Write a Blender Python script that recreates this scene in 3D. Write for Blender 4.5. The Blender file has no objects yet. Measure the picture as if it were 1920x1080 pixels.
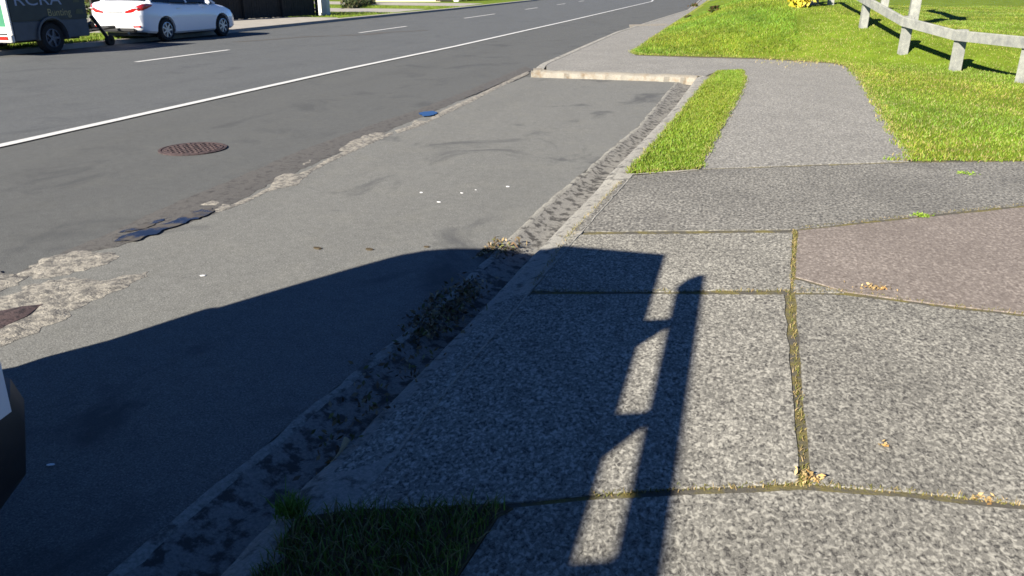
import bpy, bmesh, math, random
import numpy as np
from mathutils import Vector, Matrix
from mathutils.geometry import delaunay_2d_cdt

random.seed(7); rng = np.random.default_rng(7)
S = bpy.context.scene
COL = S.collection
R = math.radians

# ---------------------------------------------------------------- camera, sky, sun, exposure
FPX, EYE = 1450.0, 1.5                      # focal length in pixels of a 1920 wide frame, eye height
PITCH = math.atan2(570, FPX)
YAW = math.atan2(440, FPX / math.cos(PITCH))  # camera looks left of the road direction (+Y)
cd = bpy.data.cameras.new('camera'); cam = bpy.data.objects.new('camera', cd); COL.objects.link(cam)
cam.location = (0, 0, EYE); cam.rotation_euler = (math.pi / 2 - PITCH, 0, YAW)
cd.sensor_width = 36; cd.lens = 36 * FPX / 1920; cd.clip_start = 0.05; cd.clip_end = 2000
S.camera = cam
SUN_EL, SUN_AZ = 29.0, 24.0                 # elevation; travel azimuth, right of the road direction
W = bpy.data.worlds.new('World'); S.world = W; W.use_nodes = True
wn = W.node_tree.nodes; sky = wn.new('ShaderNodeTexSky'); sky.sky_type = 'NISHITA'; sky.sun_disc = False
sky.sun_elevation = R(SUN_EL); sky.sun_rotation = R(180 + SUN_AZ); sky.ozone_density = 10.0; sky.air_density = 1.0; sky.dust_density = 0.0; sky.altitude = 4500
bg = wn['Background']; bg.inputs[1].default_value = 0.05
W.node_tree.links.new(sky.outputs[0], bg.inputs[0])
sl = bpy.data.lights.new('sun', 'SUN'); sl.energy = 5.0; sl.angle = R(0.5); sl.color = (1.0, 0.93, 0.82)
so = bpy.data.objects.new('sun', sl); COL.objects.link(so)
sd = Vector((math.cos(R(SUN_EL)) * math.sin(R(SUN_AZ)), math.cos(R(SUN_EL)) * math.cos(R(SUN_AZ)), -math.sin(R(SUN_EL))))
so.rotation_euler = sd.to_track_quat('-Z', 'Y').to_euler(); so.location = (-10, -20, 20)
S.view_settings.view_transform = 'Standard'; S.view_settings.look = 'None'
S.view_settings.exposure = 1.58; S.view_settings.gamma = 1
S.render.engine = 'CYCLES'
S.cycles.filter_width = 1.6

# ---------------------------------------------------------------- ground-plane survey: image point of the photo -> point of the place at height z
_hd = np.array([-math.sin(YAW), math.cos(YAW), 0]); _rt = np.array([math.cos(YAW), math.sin(YAW), 0]); _up = np.array([0, 0, 1.0])
_fw = _hd * math.cos(PITCH) - _up * math.sin(PITCH); _cu = _hd * math.sin(PITCH) + _up * math.cos(PITCH)
def at(px, py, z=0.0):
    d = _fw + _rt * (px - 960) / FPX + _cu * (540 - py) / FPX
    p = np.array([0, 0, EYE]) + d * (z - EYE) / d[2]
    return Vector(p)
def ats(pts, z): return [at(x, y, z) for x, y in pts]
PZ = 0.10                                   # pavement level above the road
def sstep(a, b, x):
    t = min(1, max(0, (x - a) / (b - a))); return t * t * (3 - 2 * t)
def lawn_z(x, y):
    s = (x - 1.92) * 0.447 + (y - 15.68) * 0.894 - 0.7
    b = 0.0
    if s > 0:
        b = 0.36 * (s - 0.35 * (1 - math.exp(-s / 0.35)))
        b = 1.05 * (1 - math.exp(-b / 1.05)) if b > 0 else 0
    b *= sstep(-2.9, 0.8, x) * (1 - 0.4 * sstep(2.2, 5.5, x))
    n = 0.025 * math.sin(x * 2.1 + y * 0.7) * math.sin(y * 1.7 - x * 0.4)
    return PZ + 0.006 + b + n * sstep(0.1, 0.6, b)
def at_lawn(px, py):
    z = PZ
    p = at(px, py, z)
    lo, hi = None, None
    # march along the viewing ray to the first point under the lawn surface
    d = Vector(_fw + _rt * (px - 960) / FPX + _cu * (540 - py) / FPX); o = Vector((0, 0, EYE))
    t = 3.0
    while t < 200:
        q = o + d * t
        if q.z < lawn_z(q.x, q.y): break
        t += 0.02
    q = o + d * t
    return Vector((q.x, q.y, lawn_z(q.x, q.y)))

# ---------------------------------------------------------------- materials
def mat(name, col, rough=0.8, metal=0.0, spec=0.5, coat=0.0):
    m = bpy.data.materials.new(name); m.use_nodes = True
    b = m.node_tree.nodes['Principled BSDF']
    b.inputs['Base Color'].default_value = (*col, 1); b.inputs['Roughness'].default_value = rough
    b.inputs['Metallic'].default_value = metal; b.inputs['Specular IOR Level'].default_value = spec
    b.inputs['Coat Weight'].default_value = coat
    return m
class NT:
    def __init__(s, m): s.m = m; s.t = m.node_tree; s.b = s.t.nodes['Principled BSDF']; s.tc = s.t.nodes.new('ShaderNodeTexCoord')
    def n(s, typ, **kw):
        x = s.t.nodes.new(typ)
        for k, v in kw.items(): setattr(x, k, v)
        return x
    def l(s, a, b): s.t.links.new(a, b)
    def coords(s, scale=(1, 1, 1)):
        mp = s.n('ShaderNodeMapping'); mp.inputs['Scale'].default_value = scale
        s.l(s.tc.outputs['Object'], mp.inputs[0]); return mp.outputs[0]
    def noise(s, scale, detail=4, rough=0.55, co=None, dist=0.0):
        x = s.n('ShaderNodeTexNoise'); x.inputs['Scale'].default_value = scale; x.inputs['Detail'].default_value = detail
        x.inputs['Roughness'].default_value = rough; x.inputs['Distortion'].default_value = dist
        s.l(co or s.tc.outputs['Object'], x.inputs['Vector']); return x.outputs['Fac']
    def voro(s, scale, feature='F1', out='Distance', co=None):
        x = s.n('ShaderNodeTexVoronoi', feature=feature); x.inputs['Scale'].default_value = scale
        s.l(co or s.tc.outputs['Object'], x.inputs['Vector']); return x.outputs[out]
    def ramp(s, fac, stops):
        x = s.n('ShaderNodeValToRGB'); e = x.color_ramp.elements
        while len(e) < len(stops): e.new(0.5)
        for q, (p, c) in zip(e, stops): q.position = p; q.color = (*c, 1) if len(c) == 3 else c
        s.l(fac, x.inputs[0]); return x.outputs[0]
    def mix(s, fac, a, b, mode='MIX'):
        x = s.n('ShaderNodeMix', data_type='RGBA', blend_type=mode)
        for v, i in ((fac, 0), (a, 6), (b, 7)):
            if hasattr(v, 'type') and hasattr(v, 'is_output'): s.l(v, x.inputs[i])
            elif i == 0: x.inputs[0].default_value = v
            else: x.inputs[i].default_value = (*v, 1)
        return x.outputs[2]
    def math(s, op, a, b=0.0):
        x = s.n('ShaderNodeMath', operation=op)
        for i, v in enumerate((a, b)):
            if hasattr(v, 'is_output'): s.l(v, x.inputs[i])
            else: x.inputs[i].default_value = v
        return x.outputs[0]
    def bump(s, h, strength, dist):
        x = s.n('ShaderNodeBump'); x.inputs['Strength'].default_value = strength; x.inputs['Distance'].default_value = dist
        s.l(h, x.inputs['Height']); s.l(x.outputs[0], s.b.inputs['Normal'])
    def col(s, c): s.l(c, s.b.inputs['Base Color'])
g3 = lambda v, w=0.0: (v * (1 + w), v, v * (1 - w))

def aggregate(name, dark, light, big=0.25, scale=75, bumpy=0.006, warm=0.04):
    m = mat(name, light, 0.85, spec=0.25); t = NT(m)
    f = t.noise(scale, 1.3, 0.5, t.coords((1, 0.66, 1)), 0.6)
    mid = tuple((a * 0.52 + b * 0.48) for a, b in zip(dark, light))
    hot = tuple(min(1, v * 1.3) for v in light)
    c = t.ramp(f, [(0.33, dark), (0.44, mid), (0.52, mid), (0.60, light), (0.70, hot)])
    co = t.coords((1, 0.75, 1))
    vd = t.voro(scale * 0.8, co=co); vc = t.n('ShaderNodeSeparateColor'); t.l(t.voro(scale * 0.8, out='Color', co=co), vc.inputs[0])
    stone = t.ramp(vc.outputs[0], [(0.0, tuple(v * 0.8 for v in dark)), (0.45, mid), (0.8, light), (1.0, tuple(min(1, v * 1.5) for v in light))])
    c = t.mix(t.math('MULTIPLY', t.ramp(vd, [(0.30, (1, 1, 1)), (0.48, (0, 0, 0))]), 0.55), c, stone)
    oi = t.n('ShaderNodeObjectInfo'); k = t.math('ADD', t.math('MULTIPLY', oi.outputs['Random'], 0.22), 0.89)
    kk = t.n('ShaderNodeCombineColor'); [t.l(k, kk.inputs[i]) for i in range(3)]
    c = t.mix(1.0, c, kk.outputs[0], 'MULTIPLY')
    blotch = t.noise(1.3, 4, 0.6)
    c = t.mix(t.math('MULTIPLY', t.ramp(blotch, [(0.38, (1, 1, 1)), (0.66, (0, 0, 0))]), big), c, tuple(d * 0.8 for d in dark))
    fine = t.noise(260, 2, 0.6)
    c = t.mix(t.math('MULTIPLY', t.ramp(fine, [(0.56, (0, 0, 0)), (0.72, (1, 1, 1))]), 0.5), c, tuple(min(1, v * 1.35) for v in light))
    st = t.noise(4.5, 5, 0.7)
    c = t.mix(t.math('MULTIPLY', t.ramp(st, [(0.56, (0, 0, 0)), (0.68, (1, 1, 1))]), big), c, tuple(d * 1.1 for d in dark))
    t.col(c); t.bump(f, 0.3, bumpy)
    return m
def asphalt(name, base, scale=120, stain=0.35, smear=0.0):
    m = mat(name, base, 0.9, spec=0.15); t = NT(m)
    n1 = t.noise(scale, 3, 0.7)
    c = t.ramp(n1, [(0.30, tuple(v * 0.62 for v in base)), (0.5, base), (0.70, tuple(v * 1.45 for v in base))])
    streak = t.noise(0.9, 5, 0.6, t.coords((1.6, 0.35, 1)))
    c = t.mix(t.math('MULTIPLY', t.ramp(streak, [(0.45, (0, 0, 0)), (0.72, (1, 1, 1))]), stain), c, tuple(v * 0.62 for v in base))
    pale = t.noise(2.7, 4, 0.6)
    c = t.mix(t.math('MULTIPLY', t.ramp(pale, [(0.50, (0, 0, 0)), (0.75, (1, 1, 1))]), 0.25), c, (base[0] * 1.45, base[1] * 1.4, base[2] * 1.25))
    mott = t.noise(14, 4, 0.7)
    c = t.mix(0.22, c, t.ramp(mott, [(0.32, tuple(v * 0.55 for v in base)), (0.68, tuple(v * 1.5 for v in base))]))
    chip = t.noise(170, 1.0, 0.5)
    c = t.mix(t.math('MULTIPLY', t.ramp(chip, [(0.58, (0, 0, 0)), (0.68, (1, 1, 1))]), 0.55), c, tuple(v * 2.0 for v in base))
    c = t.mix(t.math('MULTIPLY', t.ramp(chip, [(0.32, (1, 1, 1)), (0.42, (0, 0, 0))]), 0.45), c, tuple(v * 0.4 for v in base))
    if smear:
        sm = t.noise(1.15, 6, 0.62, t.coords((1.0, 0.75, 1)), 0.8)
        c = t.mix(t.math('MULTIPLY', t.ramp(sm, [(0.555, (0, 0, 0)), (0.66, (1, 1, 1))]), smear), c, (base[0] * 0.5, base[1] * 0.51, base[2] * 0.55))
    t.col(c); t.bump(n1, 0.5, 0.004)
    return m
def weathered(name, base, dark, dscale=14, amount=(0.50, 0.62), rough=0.9, bump=0.006):
    m = mat(name, base, rough, spec=0.2); t = NT(m)
    n = t.noise(dscale, 5, 0.65); f = t.noise(90, 3, 0.65)
    c = t.ramp(f, [(0.3, tuple(v * 0.7 for v in base)), (0.7, tuple(v * 1.25 for v in base))])
    c = t.mix(t.ramp(n, [(amount[0], (0, 0, 0)), (amount[1], (1, 1, 1))]), c, dark)
    t.col(c); t.bump(t.math('ADD', f, n), 0.6, bump)
    return m
def plain(name, base, var=0.25, scale=6, rough=0.7, bump=0.0, spec=0.4, coat=0.0):
    m = mat(name, base, rough, spec=spec, coat=coat); t = NT(m)
    n = t.noise(scale, 5, 0.6)
    t.col(t.ramp(n, [(0.3, tuple(v * (1 - var) for v in base)), (0.7, tuple(min(1, v * (1 + var)) for v in base))]))
    if bump: t.bump(n, 0.5, bump)
    return m
def leafy(name, rough=0.6, trans=0.25):
    m = mat(name, (0.1, 0.2, 0.02), rough, spec=0.25); t = NT(m)
    a = t.n('ShaderNodeAttribute', attribute_name='tint'); t.col(a.outputs['Color'])
    return m
M = {}
M['pave'] = aggregate('exposed_aggregate_paving', (0.052, 0.049, 0.044), (0.30, 0.287, 0.245), scale=86)
M['drive'] = aggregate('exposed_aggregate_driveway', (0.046, 0.044, 0.040), (0.215, 0.206, 0.18), big=0.3, scale=60)
M['path'] = aggregate('worn_footpath', (0.095, 0.091, 0.083), (0.26, 0.25, 0.222), big=0.2, scale=52, bumpy=0.003)
M['red'] = aggregate('reddish_patch', (0.125, 0.103, 0.088), (0.245, 0.212, 0.183), big=0.3, scale=62, bumpy=0.002)
M['far_asphalt'] = asphalt('road_asphalt', (0.086, 0.090, 0.091), 100, 0.35, 0.3)
M['near_asphalt'] = asphalt('lane_asphalt', (0.084, 0.086, 0.083), 110, 0.3, 0.4)
M['bay_asphalt'] = asphalt('bay_asphalt', (0.132, 0.132, 0.122), 120, 0.3, 0.8)
M['kerb'] = weathered('kerb_concrete', (0.25, 0.24, 0.212), (0.085, 0.082, 0.075), 15, (0.52, 0.64))
M['channel'] = weathered('channel_concrete', (0.205, 0.197, 0.176), (0.06, 0.057, 0.052), 15, (0.48, 0.58))
M['lip'] = weathered('channel_lip', (0.27, 0.26, 0.225), (0.10, 0.095, 0.085), 9, (0.54, 0.62))
M['end_kerb'] = weathered('sunlit_kerb_concrete', (0.235, 0.217, 0.18), (0.185, 0.145, 0.10), 6, (0.50, 0.66))
M['rubble'] = weathered('broken_concrete', (0.27, 0.25, 0.21), (0.125, 0.118, 0.105), 26, (0.44, 0.57), bump=0.012)
M['seam_and_shadow'] = weathered('dark_seam', (0.088, 0.084, 0.078), (0.045, 0.042, 0.040), 18, (0.52, 0.66))  # also colours the painted shadow streaks on the road
M['soil'] = plain('soil', (0.07, 0.055, 0.035), 0.4, 20, 0.95, 0.01, 0.1)
M['lawn'] = plain('lawn_ground', (0.105, 0.150, 0.012), 0.3, 2.2, 0.95, 0.03, 0.1)
M['blade'] = leafy('grass_blades')
M['moss'] = weathered('joint_moss', (0.135, 0.115, 0.040), (0.075, 0.070, 0.058), 9, (0.40, 0.56))
M['paint'] = weathered('road_paint', (0.50, 0.50, 0.48), (0.25, 0.25, 0.24), 22, (0.60, 0.75), 0.7, 0.001)
M['timber'] = weathered('painted_timber', (0.265, 0.268, 0.235), (0.17, 0.175, 0.165), 8, (0.42, 0.68), 0.8, 0.002)
M['white'] = mat('white_car_paint', (0.78, 0.80, 0.82), 0.25, coat=0.6)
M['vanwhite'] = mat('white_van_paint', (0.70, 0.71, 0.72), 0.3, coat=0.4)
M['blackpl'] = plain('black_plastic', (0.012, 0.012, 0.013), 0.3, 40, 0.55)
M['tyre'] = plain('tyre_rubber', (0.012, 0.012, 0.012), 0.3, 30, 0.85)
M['rim'] = mat('alloy', (0.42, 0.43, 0.45), 0.35, 0.8)
M['dullrim'] = mat('dull_steel', (0.10, 0.11, 0.13), 0.5, 0.6)
M['glass'] = mat('dark_glass', (0.008, 0.010, 0.014), 0.06, spec=0.6)
M['red_lamp'] = mat('red_lamp', (0.42, 0.012, 0.010), 0.15, coat=0.8)
M['clear_lamp'] = mat('clear_lamp', (0.6, 0.5, 0.5), 0.1, coat=0.8)
M['trailer_dark'] = plain('trailer_panel', (0.030, 0.036, 0.030), 0.25, 4, 0.55)
M['trailer_grey'] = plain('trailer_skirt', (0.06, 0.07, 0.082), 0.2, 5, 0.5)
M['trailer_green'] = plain('trailer_green', (0.035, 0.17, 0.09), 0.15, 4, 0.5)
M['lt_blue'] = mat('pale_blue_lettering', (0.24, 0.29, 0.37), 0.7)
M['tan'] = mat('tan_lettering', (0.30, 0.26, 0.12), 0.7)
M['iron'] = weathered('rusty_iron', (0.068, 0.048, 0.047), (0.03, 0.024, 0.025), 30)
M['water'] = mat('muddy_water', (0.02, 0.02, 0.02), 0.3, spec=0.3); _t = NT(M['water']); _n = _t.noise(7, 3, 0.6)
_t.col(_t.ramp(_n, [(0.42, (0.012, 0.012, 0.014)), (0.60, (0.075, 0.068, 0.060))])); _t.l(_t.ramp(_n, [(0.45, (0.08, 0.08, 0.08)), (0.58, (0.8, 0.8, 0.8))]), _t.b.inputs['Roughness'])
M['clear_water'] = mat('clear_puddle_water', (0.010, 0.012, 0.016), 0.04, spec=0.4)
M['steel'] = mat('galvanised_steel', (0.25, 0.25, 0.25), 0.5, 0.7)
M['plaster'] = plain('white_plaster', (0.55, 0.54, 0.50), 0.05, 3, 0.8)
M['cream'] = plain('cream_wall', (0.50, 0.44, 0.32), 0.08, 2, 0.85)
M['dark_fence'] = plain('dark_fence', (0.022, 0.020, 0.017), 0.35, 5, 0.85)
M['conc'] = plain('concrete_and_halo', (0.27, 0.25, 0.215), 0.15, 3, 0.9, 0.002)
M['terracotta'] = plain('terracotta', (0.42, 0.20, 0.09), 0.15, 8, 0.8)
M['paper'] = mat('white_scrap', (0.75, 0.75, 0.74), 0.7)
M['twig'] = plain('dry_twig', (0.30, 0.24, 0.14), 0.3, 30, 0.85)
M['wrap'] = plain('brown_roof', (0.14, 0.085, 0.06), 0.2, 5, 0.9)

# ---------------------------------------------------------------- object helpers
def tag(o, label=None, cat=None, group=None, kind=None):
    if label: o['label'] = label
    if cat: o['category'] = cat
    if group: o['group'] = group
    if kind: o['kind'] = kind
    return o
def empty(name, loc, rz=0.0, **kw):
    o = bpy.data.objects.new(name, None); COL.objects.link(o); o.location = loc; o.rotation_euler = (0, 0, rz)
    o.empty_display_size = 0.3
    return tag(o, **kw)
def mesh(name, verts, faces, m, parent=None, smooth=False, tint=None):
    me = bpy.data.meshes.new(name); me.from_pydata([tuple(v) for v in verts], [], [tuple(f) for f in faces]); me.update()
    ms = m if isinstance(m, list) else [m]
    for q in ms: me.materials.append(q)
    if smooth:
        me.polygons.foreach_set('use_smooth', [True] * len(me.polygons))
    o = bpy.data.objects.new(name, me); COL.objects.link(o)
    if parent is not None: o.parent = parent
    return o
class MB:
    """collects shapes, then links them as one mesh object"""
    def __init__(s): s.bm = bmesh.new()
    def box(s, c, d, rz=0.0, bev=0.0, rx=0.0, ry=0.0):
        r = bmesh.ops.create_cube(s.bm, size=1.0)
        vs = r['verts']
        mt = Matrix.Translation(c) @ Matrix.Rotation(rz, 4, 'Z') @ Matrix.Rotation(ry, 4, 'Y') @ Matrix.Rotation(rx, 4, 'X') @ Matrix.Diagonal((*d, 1))
        bmesh.ops.transform(s.bm, matrix=mt, verts=vs)
        if bev:
            es = list({e for v in vs for e in v.link_edges})
            bmesh.ops.bevel(s.bm, geom=es, offset=bev, segments=2, affect='EDGES')
        return s
    def cyl(s, a, b, r1, r2=None, seg=20, cap=True):
        a = Vector(a); b = Vector(b); d = b - a
        q = d.to_track_quat('Z', 'Y').to_matrix().to_4x4()
        bmesh.ops.create_cone(s.bm, cap_ends=cap, segments=seg, radius1=r1, radius2=r1 if r2 is None else r2, depth=d.length,
                              matrix=Matrix.Translation((a + b) / 2) @ q)
        return s
    def lathe(s, prof, c, axis='X', seg=28):
        """profile [(radius, offset along axis)]"""
        rings = []
        for r, h in prof:
            ring = []
            for i in range(seg):
                a = 2 * math.pi * i / seg
                u, v = r * math.cos(a), r * math.sin(a)
                p = {'X': (h, u, v), 'Y': (u, h, v), 'Z': (u, v, h)}[axis]
                ring.append(s.bm.verts.new((c[0] + p[0], c[1] + p[1], c[2] + p[2])))
            rings.append(ring)
        for A, B in zip(rings, rings[1:]):
            for i in range(seg):
                s.bm.faces.new((A[i], A[(i + 1) % seg], B[(i + 1) % seg], B[i]))
        return s
    def prism(s, pts, axis, a, b):
        """outline in the plane normal to axis, from a to b"""
        def P(p, h): return {'X': (h, p[0], p[1]), 'Y': (p[0], h, p[1]), 'Z': (p[0], p[1], h)}[axis]
        A = [s.bm.verts.new(P(p, a)) for p in pts]; B = [s.bm.verts.new(P(p, b)) for p in pts]
        n = len(pts); s.bm.faces.new(A); s.bm.faces.new(B[::-1])
        for i in range(n): s.bm.faces.new((A[i], B[i], B[(i + 1) % n], A[(i + 1) % n]))
        return s
    def loft(s, secs, close=True, caps=True):
        rings = [[s.bm.verts.new(p) for p in sec] for sec in secs]
        n = len(rings[0]); m = n if close else n - 1
        for A, B in zip(rings, rings[1:]):
            for i in range(m): s.bm.faces.new((A[i], A[(i + 1) % n], B[(i + 1) % n], B[i]))
        if caps and close:
            s.bm.faces.new(rings[0]); s.bm.faces.new(rings[-1][::-1])
        return s
    def build(s, name, m, parent=None, smooth=False):
        bmesh.ops.recalc_face_normals(s.bm, faces=s.bm.faces)
        me = bpy.data.meshes.new(name); s.bm.to_mesh(me); s.bm.free(); me.materials.append(m)
        if smooth:
            me.polygons.foreach_set('use_smooth', [True] * len(me.polygons))
            me.set_sharp_from_angle(angle=R(38))
        o = bpy.data.objects.new(name, me); COL.objects.link(o)
        if parent is not None: o.parent = parent
        return o
def cut(o, cutters):
    """boolean away the cutters and bake the result"""
    for c in cutters:
        md = o.modifiers.new('b', 'BOOLEAN'); md.operation = 'DIFFERENCE'; md.object = c; md.solver = 'EXACT'
    dg = bpy.context.evaluated_depsgraph_get(); me = bpy.data.meshes.new_from_object(o.evaluated_get(dg))
    o.modifiers.clear(); o.data = me
    for c in cutters: bpy.data.objects.remove(c)
    return o
def area2(p): return sum(p[i][0] * p[(i + 1) % len(p)][1] - p[(i + 1) % len(p)][0] * p[i][1] for i in range(len(p)))
def inside(p, poly):
    x, y = p; c = False; n = len(poly)
    for i in range(n):
        x1, y1 = poly[i][:2]; x2, y2 = poly[(i + 1) % n][:2]
        if (y1 > y) != (y2 > y) and x < (x2 - x1) * (y - y1) / (y2 - y1) + x1: c = not c
    return c
def inside_np(P, poly):
    c = np.zeros(len(P), bool); n = len(poly)
    for i in range(n):
        x1, y1 = poly[i][0], poly[i][1]; x2, y2 = poly[(i + 1) % n][0], poly[(i + 1) % n][1]
        if y1 == y2: continue
        k = ((y1 > P[:, 1]) != (y2 > P[:, 1])) & (P[:, 0] < (x2 - x1) * (P[:, 1] - y1) / (y2 - y1) + x1)
        c ^= k
    return c
def resample(poly, step, closed=True, jit=0.0):
    out = []; n = len(poly)
    for i in range(n if closed else n - 1):
        a = Vector(poly[i][:2]); b = Vector(poly[(i + 1) % n][:2]); L = (b - a).length
        k = max(1, int(L / step)); nm = Vector((-(b - a).y, (b - a).x)).normalized() if L > 0 else Vector((0, 0))
        for j in range(k):
            q = a.lerp(b, j / k)
            if jit and j: q = q + nm * random.uniform(-jit, jit)
            out.append((q.x, q.y))
    if not closed: out.append(tuple(poly[-1][:2]))
    return out
def sheet(name, poly, zf, m, extra=None, skirt=0.0, parent=None, smooth=False):
    """flat or rolling sheet inside an outline; zf is a height or a function"""
    zz = zf if callable(zf) else (lambda x, y: zf)
    poly = [tuple(p[:2]) for p in poly]
    if area2(poly) < 0: poly = poly[::-1]
    pts = [Vector(p) for p in poly]; n = len(pts)
    if extra is not None: pts += [Vector(p) for p in extra]
    v, e, f, *_ = delaunay_2d_cdt(pts, [(i, (i + 1) % n) for i in range(n)], [], 1, 1e-5)
    V = [(p.x, p.y, zz(p.x, p.y)) for p in v]; F = [list(q) for q in f]
    F = [q if area2([V[i] for i in q]) > 0 else q[::-1] for q in F]
    if skirt:
        k = len(V)
        for p in poly: V.append((p[0], p[1], zz(*p))); V.append((p[0], p[1], zz(*p) - skirt))
        for i in range(n):
            j = (i + 1) % n; F.append((k + 2 * i, k + 2 * i + 1, k + 2 * j + 1, k + 2 * j))
    return mesh(name, V, F, m, parent, smooth)
def grass(name, P, h, w, cols, lean=0.5, m=None, kind='stuff', patch=0.0):
    """P (n,3) roots; one bent blade (two triangles) each, with its own tint"""
    n = len(P); a = rng.uniform(0, 2 * np.pi, n); hh = h * rng.uniform(0.55, 1.3, n) if np.isscalar(h) else h * rng.uniform(0.55, 1.3, n)
    ww = w * rng.uniform(0.7, 1.3, n)
    d = np.stack([np.cos(a), np.sin(a), np.zeros(n)], 1); b = rng.uniform(0, 2 * np.pi, n)
    ln = np.stack([np.cos(b), np.sin(b), np.zeros(n)], 1) * (lean * hh * rng.uniform(0.1, 1, n))[:, None]
    up = np.array([0, 0, 1.0]) * hh[:, None]
    v0 = P - d * ww[:, None] / 2; v1 = P + d * ww[:, None] / 2
    v2 = P + ln * 0.4 + up * 0.6 + d * ww[:, None] * 0.4; v3 = P + ln * 0.4 + up * 0.6 - d * ww[:, None] * 0.4; v4 = P + ln + up
    V = np.stack([v0, v1, v2, v3, v4], 1).reshape(-1, 3)
    i = np.arange(n)[:, None] * 5
    me = bpy.data.meshes.new(name)
    me.vertices.add(5 * n); me.vertices.foreach_set('co', V.ravel())
    loops = np.concatenate([i + 0, i + 1, i + 2, i + 3, i + 3, i + 2, i + 4], 1).ravel()
    me.loops.add(7 * n); me.loops.foreach_set('vertex_index', loops)
    st = (np.arange(n)[:, None] * 7 + np.array([[0, 4]])).ravel()
    me.polygons.add(2 * n); me.polygons.foreach_set('loop_start', st); me.polygons.foreach_set('loop_total', np.tile([4, 3], n))
    me.update(calc_edges=True); me.validate()
    cols = np.array(cols); t = cols[rng.integers(0, len(cols), n)] * rng.uniform(0.82, 1.18, (n, 1))
    px_, py_ = P[:, 0], P[:, 1]
    pt = np.sin(px_ * 3.1 + 1.3 * np.sin(py_ * 1.9)) * np.sin(py_ * 2.3 + np.sin(px_ * 2.7)) + 0.6 * np.sin(px_ * 7.3 - py_ * 4.1) * np.sin(py_ * 6.1 + px_)
    t = t * (1 + patch * 0.16 * pt[:, None]) * np.column_stack([1 + patch * 0.10 * np.sin(px_ * 1.3 + py_ * 0.8), np.ones(n), np.ones(n)])
    at_ = me.color_attributes.new('tint', 'FLOAT_COLOR', 'POINT')
    C4 = np.ones((n, 5, 4)); C4[:, :, :3] = t[:, None, :]; at_.data.foreach_set('color', C4.ravel())
    me.materials.append(m or M['blade'])
    o = bpy.data.objects.new(name, me); COL.objects.link(o)
    if kind: o['kind'] = kind
    return o
def foliage(name, centre, size, n, leaf, cols, parent=None, fill=0.35):
    """leaf quads through an uneven ellipsoid or box volume"""
    bl = [(rng.normal(0, 0.34, 3)) for _ in range(9)]
    P = []
    while len(P) < n:
        k = rng.integers(0, 9); r = rng.normal(0, 0.22, 3) + np.array(bl[k])
        if abs(r[0]) < 1 and abs(r[1]) < 1 and -0.98 < r[2] < 1: P.append(r)
    P = np.array(P) * np.array(size) / 2 + np.array(centre)
    return leaves(name, P, leaf, cols, parent)
def leaves(name, P, leaf, cols, parent=None):
    n = len(P); u = rng.normal(0, 1, (n, 3)); u /= np.linalg.norm(u, axis=1)[:, None]
    w = np.cross(u, rng.normal(0, 1, (n, 3))); w /= np.linalg.norm(w, axis=1)[:, None]
    s = leaf * rng.uniform(0.6, 1.4, (n, 1))
    V = np.stack([P - u * s, P + w * s * 0.45, P + u * s, P - w * s * 0.45], 1).reshape(-1, 3)
    F = np.arange(4 * n).reshape(-1, 4)
    o = mesh(name, V.tolist(), F.tolist(), M['blade'], parent)
    cols = np.array(cols); t = cols[rng.integers(0, len(cols), n)] * rng.uniform(0.7, 1.3, (n, 1))
    a = o.data.color_attributes.new('tint', 'FLOAT_COLOR', 'POINT')
    C4 = np.ones((n, 4, 4)); C4[:, :, :3] = t[:, None, :]; a.data.foreach_set('color', C4.ravel())
    return o
def roots(poly, n, zf, near_power=0.0):
    poly = [tuple(p[:2]) for p in poly]
    A = np.array(poly); lo, hi = A.min(0), A.max(0); out = []; c = 0
    while c < n:
        P = rng.uniform(lo, hi, (n * 2, 2)); P = P[inside_np(P, poly)]; out.append(P); c += len(P)
        if len(P) == 0: break
    P = np.concatenate(out)[:n]
    z = np.array([zf(x, y) for x, y in P]) if callable(zf) else np.full(len(P), zf)
    return np.column_stack([P, z])

# ================================================================ THE SETTING
struct = dict(kind='structure')
# the earth under everything, out to the horizon
tag(sheet('ground', [(-900, -300), (900, -300), (900, 1500), (-900, 1500)], -0.32, M['soil']), **struct)

# kerb lines over y (surveyed)
KY = [-8, 1.3, 2.25, 3.07, 3.52, 5.17, 6.51, 8.95, 12.84, 13.3]
KA = [-1.62, -1.50, -1.43, -1.34, -1.31, -1.26, -1.17, -1.01, -0.96, -0.95]
CY = [-8, 1.33, 1.56, 2.47, 3.86, 5.86, 10.08, 13.3]
CX = [-1.15, -1.06, -1.06, -1.03, -0.965, -0.84, -0.62, -0.545]
kA = lambda y: float(np.interp(y, KY, KA)); kC = lambda y: float(np.interp(y, CY, CX))

# road: far edge and near edges
far_edge = [(-15.95, -60), (-15.9, 14), (-16.1, 22), (-16.7, 32), (-17.3, 48), (-19.2, 75), (-26, 140), (-60, 330), (-160, 600)]
near_edge = [(-1.5, -60), (-1.62, -8)] + [(kA(y), y) for y in (1.3, 2.25, 3.07, 3.52, 5.17, 6.51, 8.95, 12.84, 13.25)] + \
            [(-3.1, 13.25), (-3.62, 14.6), (-3.85, 25.4), (-3.2, 49), (-4.5, 90), (-9, 140), (-36, 330), (-130, 600)]
tag(sheet('road', far_edge + near_edge[::-1], 0.0, M['near_asphalt']), **struct)
# carriageway strip beyond the white line: another, bluer seal
wl = [(-6.9, -60), (-6.96, 5.98), (-7.1, 13.7), (-7.05, 19.7), (-7.3, 35), (-8.2, 76), (-14, 140), (-44, 330)]
tag(sheet('carriageway', [(x - 0.01, y) for x, y in wl] + [(-49, 330), (-22.5, 140), (-18.6, 75), (-16.9, 48), (-16.2, 32), (-15.6, 22), (-15.5, 14), (-15.5, -60)], 0.004, M['far_asphalt']), **struct)
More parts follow.
